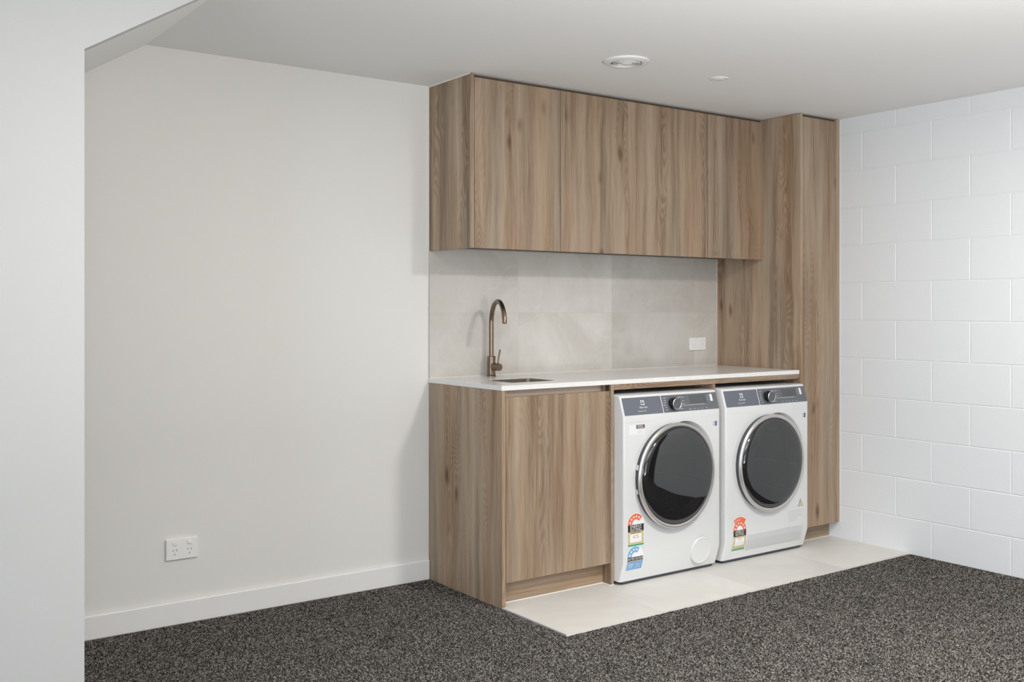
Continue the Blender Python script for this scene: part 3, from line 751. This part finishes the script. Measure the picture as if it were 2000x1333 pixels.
def machine(name, label, cat, X0, washer):
    Wd = .615; X1 = X0 + Wd
    t = thing(name, label, cat, (X0 + Wd / 2, -.33, 0))
    cx = X0 + Wd * .5; cz = .472; R = .240
    prof = [(-.035, .850), (-.605, .850), (-.619, .8465), (-.622, .838), (-.648, .757), (-.648, .105), (-.620, .016), (-.035, .016)]
    body = prism_yz(prof, X0, X1)
    bmesh.ops.bevel(body, geom=[e for e in body.edges if abs(e.verts[0].co.x - e.verts[1].co.x) < 1e-6 and (e.verts[0].co.y < -.60 and e.verts[1].co.y < -.60 or e.verts[0].co.z > .84 and e.verts[1].co.z > .84)],
                    offset=.009, segments=4, affect='EDGES', profile=.5)
    body = boolean(body, lathe([(0, -.05), (.232, -.05), (.232, .30), (0, .30)], 'Y', (cx, YF, cz), 96))
    # hand scoop at the upper right of the door: tapered crescent pocket
    pocket = bmesh.new()
    n = 26; fr_, bk_ = [], []
    for k in range(n + 1):
        a = math.radians(84 - 98 * k / n)
        s = max(0.0, math.sin(PI * k / n)) ** .8
        ro = R - .004 + .046 * s
        fr_.append((cx + ro * math.cos(a), cz + ro * math.sin(a)))
        bk_.append((cx + (R - .006) * math.cos(a), cz + (R - .006) * math.sin(a)))
    inn = []
    for k in range(n + 1):
        a = math.radians(84 - 98 * k / n); inn.append((cx + (R - .030) * math.cos(a), cz + (R - .030) * math.sin(a)))
    vf = [pocket.verts.new((x, YF - .003, z)) for x, z in fr_]
    vi = [pocket.verts.new((x, YF - .003, z)) for x, z in inn]
    vb = [pocket.verts.new((x, YF + .042, z)) for x, z in bk_]
    vj = [pocket.verts.new((x, YF + .042, z)) for x, z in inn]
    for k in range(n):
        pocket.faces.new((vf[k], vf[k + 1], vi[k + 1], vi[k]))
        pocket.faces.new((vf[k], vb[k], vb[k + 1], vf[k + 1]))
        pocket.faces.new((vb[k], vj[k], vj[k + 1], vb[k + 1]))
        pocket.faces.new((vi[k], vi[k + 1], vj[k + 1], vj[k]))
    pocket.faces.new((vf[0], vi[0], vj[0], vb[0])); pocket.faces.new((vf[n], vb[n], vj[n], vi[n]))
    bmesh.ops.recalc_face_normals(pocket, faces=pocket.faces)
    body = boolean(body, pocket)
    link('body', body, M['enamel'], t, True, .5)
    link('drum', lathe([(.2318, .004), (.2200, .012), (.195, .03), (.195, .06), (.225, .075), (.225, .27), (0, .285)], 'Y', (cx, YF, cz), 72), M['drum'], t, True)
    # door
    dside = lathe([(.2290, .0145), (.2365, .0145), (.2385, -.012), (.2390, -.020), (.2290, -.020)], 'Y', (cx, YF, cz), 96, close=True)
    link('door_rim', dside, M['gasket'], t, True)
    link('door_bezel', lathe([(.2395, -.0202), (.2420, -.0225), (.2415, -.028), (.2370, -.0325), (.2300, -.0330), (.2235, -.0300), (.2225, -.0202)], 'Y', (cx, YF, cz), 120, close=True), M['chrome'], t, True)
    link('door_glass', lathe([(.2222, -.0240), (.2222, -.0285), (.2170, -.0345), (.2080, -.0388), (.1950, -.0412), (.1500, -.0445), (.0800, -.0466), (0, -.0472)], 'Y', (cx, YF, cz), 120), M['glass'], t, True)
    if washer:
        hb_ = []
        for sgn in (1, -1):
            a0 = PI + sgn * math.radians(13)
            q = box(-.003, .003, -.017, -.001, -.012, .012, .001, 1)
            q.transform(Matrix.Translation((cx + .2405 * math.cos(a0), YF, cz + .2405 * math.sin(a0))) @ Matrix.Rotation(-(a0 - PI), 4, 'Y'))
            hb_.append(q)
        for q in hb_: link('door_hinge', q, M['chrome'], t)
    # control panel
    px0, px1 = X0 + .008, X1 - .006; dv = X0 + .2455
    def panel_slab(xa, xb, za, zb, th):
        bm = bmesh.new()
        pts = [(yfront(za) - .0002, za), (yfront(za) - th, za), (yfront(zb) - th, zb), (yfront(zb) - .0002, zb)]
        a = [bm.verts.new((xa, y, z)) for y, z in pts]; b = [bm.verts.new((xb, y, z)) for y, z in pts]
        bm.faces.new(a); bm.faces.new(b[::-1])
        for i in range(4): bm.faces.new((a[i], b[i], b[(i + 1) % 4], a[(i + 1) % 4]))
        bmesh.ops.recalc_face_normals(bm, faces=bm.faces); return bm
    e = .0013
    dw = link('detergent_drawer', panel_slab(px0, dv - .002, .760, .8365, .0012), M['drawer'], t)
    lg = []
    lx_, lz_ = X0 + .127, .812
    s_ = .0105
    lg.append(flat_rect(lx_ - s_, lx_ - s_ + .0028, lz_ - s_, lz_ + s_, 0, e + .0003))
    lg.append(flat_rect(lx_ - s_, lx_ + s_ * .1, lz_ + s_ - .0028, lz_ + s_, 0, e + .0004))
    lg.append(flat_rect(lx_ + s_ - .0028, lx_ + s_, lz_ - s_, lz_ + s_ * .55, 0, e + .0005))
    lg.append(flat_rect(lx_ - s_, lx_ + s_, lz_ - s_, lz_ - s_ + .0028, 0, e + .0006))
    lg.append(flat_arc(lx_ - s_ * .1, lz_ + s_ * 1.0, s_ * .75, s_ * .95, -100, 0, 0, e + .0007))
    lg.append(flat_arc(lx_ + s_ * .9, lz_ + s_ * .1, s_ * .75, s_ * .95, 95, 190, 0, e + .0007))
    lg.append(words('Electrolux', .0115, lx_ + .001, .7915, 0, e + .0004))
    lg.append(words('UltimateCare 900' if washer else 'UltimateCare 700', .0068, lx_ - .012, .7755, 0, e + .0004))
    link('logo_print', merge(*lg), M['printw'], dw)
    cp = link('control_panel', panel_slab(dv + .001, px1, .760, .8365, .0008), M['panel'], t)
    link('panel_divider', panel_slab(dv - .0022, dv + .001, .758, .8375, .002), M['printw'], t)
    e = .0010
    kx, kz = X0 + .315, .799
    for sd in (-1, 1):
        pr = []
        for k in range(6):
            zz = kz + .026 - .0105 * k; ww = random.choice((.014, .018, .021))
            xa = kx + sd * (.038 + .004 * math.sin(PI * k / 5))
            pr.append(flat_rect(xa - (ww if sd < 0 else 0), xa + (0 if sd < 0 else ww), zz - .0015, zz + .0015, 0, e + .0002))
        link('dial_print', merge(*pr), M['print'], cp)
    pr = []
    for a_, b_, z_ in ((.375, .395, .823), (.375, .392, .808), (.377, .393, .795), (.375, .52, .7865), (.545, .556, .823), (.543, .556, .813), (.543, .556, .803), (.41, .425, .768), (.44, .452, .768), (.465, .475, .768), (.49, .503, .768), (.52, .535, .768)):
        pr.append(flat_rect(X0 + a_, X0 + b_, z_ - .0011, z_ + .0011, 0, e + .0002))
    link('display_print', merge(*pr), M['print'], cp)
    link('display', flat_rect(X0 + .425, X0 + .535, .791, .829, 0, e + .0001), M['display'], cp)
    link('panel_badge', flat_rect(X0 + .563, X0 + .579, .797, .829, 0, e + .0002), M['printw'], cp)
    ky = yfront(kz) - .0010
    kn = link('knob', lathe([(0, 0), (.0285, 0), (.0290, -.003), (.0270, -.026), (.0262, -.0275), (0, -.0275)], 'Y', (kx, ky, kz), 64), M['knobblack'], t, True)
    link('knob_ring', lathe([(.0266, -.0260), (.0272, -.0285), (.0255, -.0300), (.0238, -.0290), (.0238, -.0276)], 'Y', (kx, ky, kz), 64, close=True), M['chrome'], kn, True)
    link('knob_face', lathe([(.0237, -.0277), (.0237, -.0283), (0, -.0286)], 'Y', (kx, ky, kz), 48), M['knobface'], kn, True)
    # seams
    for xa, xb in ((X0 + .006, cx - .135), (cx + .18, X1 - .006)): link('front_seam', flat_rect(xa, xb, .7275, .7283, 0, .0003), M['seam'], t)
    # feet, and a dark slab standing in for the shadow under the machine
    for fx in (X0 + .05, X1 - .05):
        for fy in (-.58, -.09):
            link('foot', lathe([(0, 0), (.022, 0), (.024, .004), (.020, .0155), (0, .0155)], 'Z', (fx, fy, 0.0003), 20), M['gasket'], t, True)
    link('base_shadow_strip', box(X0 + .02, X1 - .02, -.612, -.05, .004, .0158), M['gasket'], t)
    # small badge
    bx = X0 + .577
    link('feature_badge', merge(flat_rect(bx - .012, bx + .016, .676, .704, 0), flat_rect(bx + .002, bx + .0155, .678, .702, 1, .0009), flat_rect(bx - .009, bx - .001, .681, .699, 1, .0009), flat_rect(bx - .0075, bx - .0025, .684, .696, 0, .0012)), [M['white'], M['navy']], t)
    if washer:
        # energy rating label
        ex, ew = X0 + .072, .048
        b = [flat_arc(ex, .272, 0, ew + .003, 0, 180, 0, .0004), flat_rect(ex - ew - .003, ex + ew + .003, .1745, .272, 0, .0004),
             flat_arc(ex, .272, .022, ew, 38, 180, 1, .0007),
             flat_rect(ex - ew, ex + ew, .240, .2715, 2, .0008), flat_rect(ex - ew, ex + ew, .1835, .240, 3, .0007),
             flat_rect(ex - .036, ex + .034, .193, .230, 0, .0010), flat_rect(ex - ew, ex + ew, .176, .1832, 4, .0007)]
        for k in range(5):
            a = math.radians(165 - 27 * k); b.append(star(ex + .035 * math.cos(a), .272 + .035 * math.sin(a), .0068, 0))
        b.append(words('ENERGY', .0185, ex, .2625, 0)); b.append(words('RATING', .0185, ex, .2475, 0))
        b.append(words('475', .021, ex, .216, 1, .0014, 1.2)); b.append(flat_rect(ex - .03, ex + .03, .2335, .2360, 2, .0011))
        link('energy_rating_label', merge(*b), [M['white'], M['orange'], M['black'], M['tan'], M['green']], t)['label'] = 'orange, black and tan energy rating label with five stars'
        # water rating label
        wx, ww = X0 + .068, .047
        b = [flat_arc(wx, .127, 0, ww + .003, 0, 180, 0, .0003), flat_rect(wx - ww - .003, wx + ww + .003, .064, .127, 0, .0004),
             flat_arc(wx, .127, .021, ww, 55, 180, 1, .0007),
             flat_rect(wx - ww, wx + ww, .1065, .127, 2, .0008),
             flat_rect(wx - ww, wx + ww, .068, .1060, 1, .0007)]
        for k in range(4):
            a = math.radians(163 - 29 * k); b.append(star(wx + .034 * math.cos(a), .127 + .034 * math.sin(a), .0066, 0))
        b.append(words('WATER RATING', .0135, wx, .1185, 0, .0012)); b.append(flat_rect(wx - .044, wx + .044, .1085, .1105, 0, .0012))
        b.append(words('77', .027, wx - .024, .0865, 0, .0013)); b.append(words('litres', .010, wx + .016, .0925, 0, .0012)); b.append(words('per wash', .008, wx + .019, .082, 0, .0012))
        link('water_rating_label', merge(*b), [M['white'], M['blue'], M['black']], t)['label'] = 'blue water rating label reading 77'
        # information sticker
        sx0 = X0 + .030
        b = [flat_rect(sx0, sx0 + .098, .672, .7165, 0, .0004), flat_rect(sx0 + .045, sx0 + .096, .6985, .7155, 1, .0007)]
        for z_, l_ in ((.7105, .034), (.7035, .040)): b.append(flat_rect(sx0 + .051, sx0 + .051 + l_, z_ - .0014, z_ + .0014, 0, .001))
        for z_, l_ in ((.692, .038), (.6865, .030), (.681, .036)): b.append(flat_rect(sx0 + .050, sx0 + .050 + l_, z_ - .0006, z_ + .0006, 2, .0008))
        link('information_sticker', merge(*b), [M['white'], M['maroon'], M['faint']], t)['label'] = 'small white sticker with a maroon heading'
        # drain filter cover
        fx, fz = X0 + .487, .099
        f_ = lathe([(.0655, .004), (.0655, -.0015), (.063, -.0045), (.058, -.005), (.0560, -.0035), (0, -.0035)], 'Y', (0, 0, 0), 72)
        f_.transform(Matrix.Translation((fx, YF + .0035, fz)) @ Matrix.Rotation(math.radians(8.5), 4, 'X'))
        link('filter_cover', f_, M['enamel'], t, True)
    else:
        ex, ew = X0 + .098, .045
        b = [flat_arc(ex, .160, 0, ew + .003, 0, 180, 0, .0003), flat_rect(ex - ew - .003, ex + ew + .003, .0590, .160, 0, .0004),
             flat_arc(ex, .150, 0, .076, 50, 130, 0, .00035),
             flat_arc(ex, .160, .022, ew, 0, 180, 1, .0007),
             flat_arc(ex, .150, .046, .073, 52, 128, 1, .0008),
             flat_rect(ex - ew, ex + ew, .130, .160, 2, .0009), flat_rect(ex - ew, ex + ew, .0680, .130, 3, .0007),
             flat_rect(ex - .034, ex + .032, .084, .122, 0, .0010), flat_rect(ex - ew, ex + ew, .0600, .0678, 4, .0007)]
        for k in range(6):
            a = math.radians(166 - 30.4 * k); b.append(star(ex + .034 * math.cos(a), .160 + .034 * math.sin(a), .0066, 0, .0011))
        for k in range(3):
            a = math.radians(118 - 12 * k); b.append(star(ex + .062 * math.cos(a), .150 + .060 * math.sin(a), .0050, 0, .0012))
        b.append(words('ENERGY', .0170, ex, .1515, 0)); b.append(words('RATING', .0170, ex, .1385, 0))
        b.append(words('103', .016, ex, .1145, 1, .0014, 1.2))
        link('energy_rating_label', merge(*b), [M['white'], M['orange'], M['black'], M['tan'], M['green']], t)['label'] = 'orange, black and tan energy rating label with a crown of extra stars'
        # lower panel seam, grille, warning text and triangle
        link('lower_panel_seam', merge(flat_rect(X0 + .048, X1 - .030, .2285, .2292, 0, .0003), flat_rect(X0 + .048, X0 + .0487, .03, .2285, 0, .0003), flat_rect(X1 - .0307, X1 - .030, .03, .2285, 0, .0003)), M['seam'], t)
        gr = []
        for k in range(62):
            xa = X0 + .155 + k * .0068
            gr.append(flat_rect(xa, xa + .0026, .048, .104, 0, .0004, -.010)); gr.append(flat_rect(xa - .0000, xa + .0026, .1055, .128, 0, .0004, -.004))
        link('condenser_grille', merge(*gr), M['seam'], t)
        b = []
        for k in range(6):
            l_ = (.105, .115, .108, .110, .072, .06)[k]
            b.append(flat_rect(X0 + .455, X0 + .455 + l_, .205 - .0095 * k, .2075 - .0095 * k, 0, .0005))
        link('warning_text', merge(*b), M['faint'], t)
        tx_, tz_ = X0 + .553, .243
        b = [flat_poly([(tx_ - .019, tz_ - .016), (tx_ + .019, tz_ - .016), (tx_, tz_ + .022)], 0, .0006), flat_poly([(tx_ - .0155, tz_ - .014), (tx_ + .0155, tz_ - .014), (tx_, tz_ + .0175)], 1, .0009),
             flat_rect(tx_ - .0012, tx_ + .0012, tz_ - .005, tz_ + .009, 0, .0012), flat_rect(tx_ - .0012, tx_ + .0012, tz_ - .011, tz_ - .008, 0, .0012)]
        link('warning_triangle', merge(*b), [M['black'], M['yellow']], t)
    return t
machine('washing_machine', 'white front-loading washer with blue and orange rating labels, beside the sink cupboard', 'washing machine', .6155, True)
machine('tumble_dryer', 'white front-loading dryer with a bottom grille, beside the tall cupboard', 'dryer', 1.2705, False)
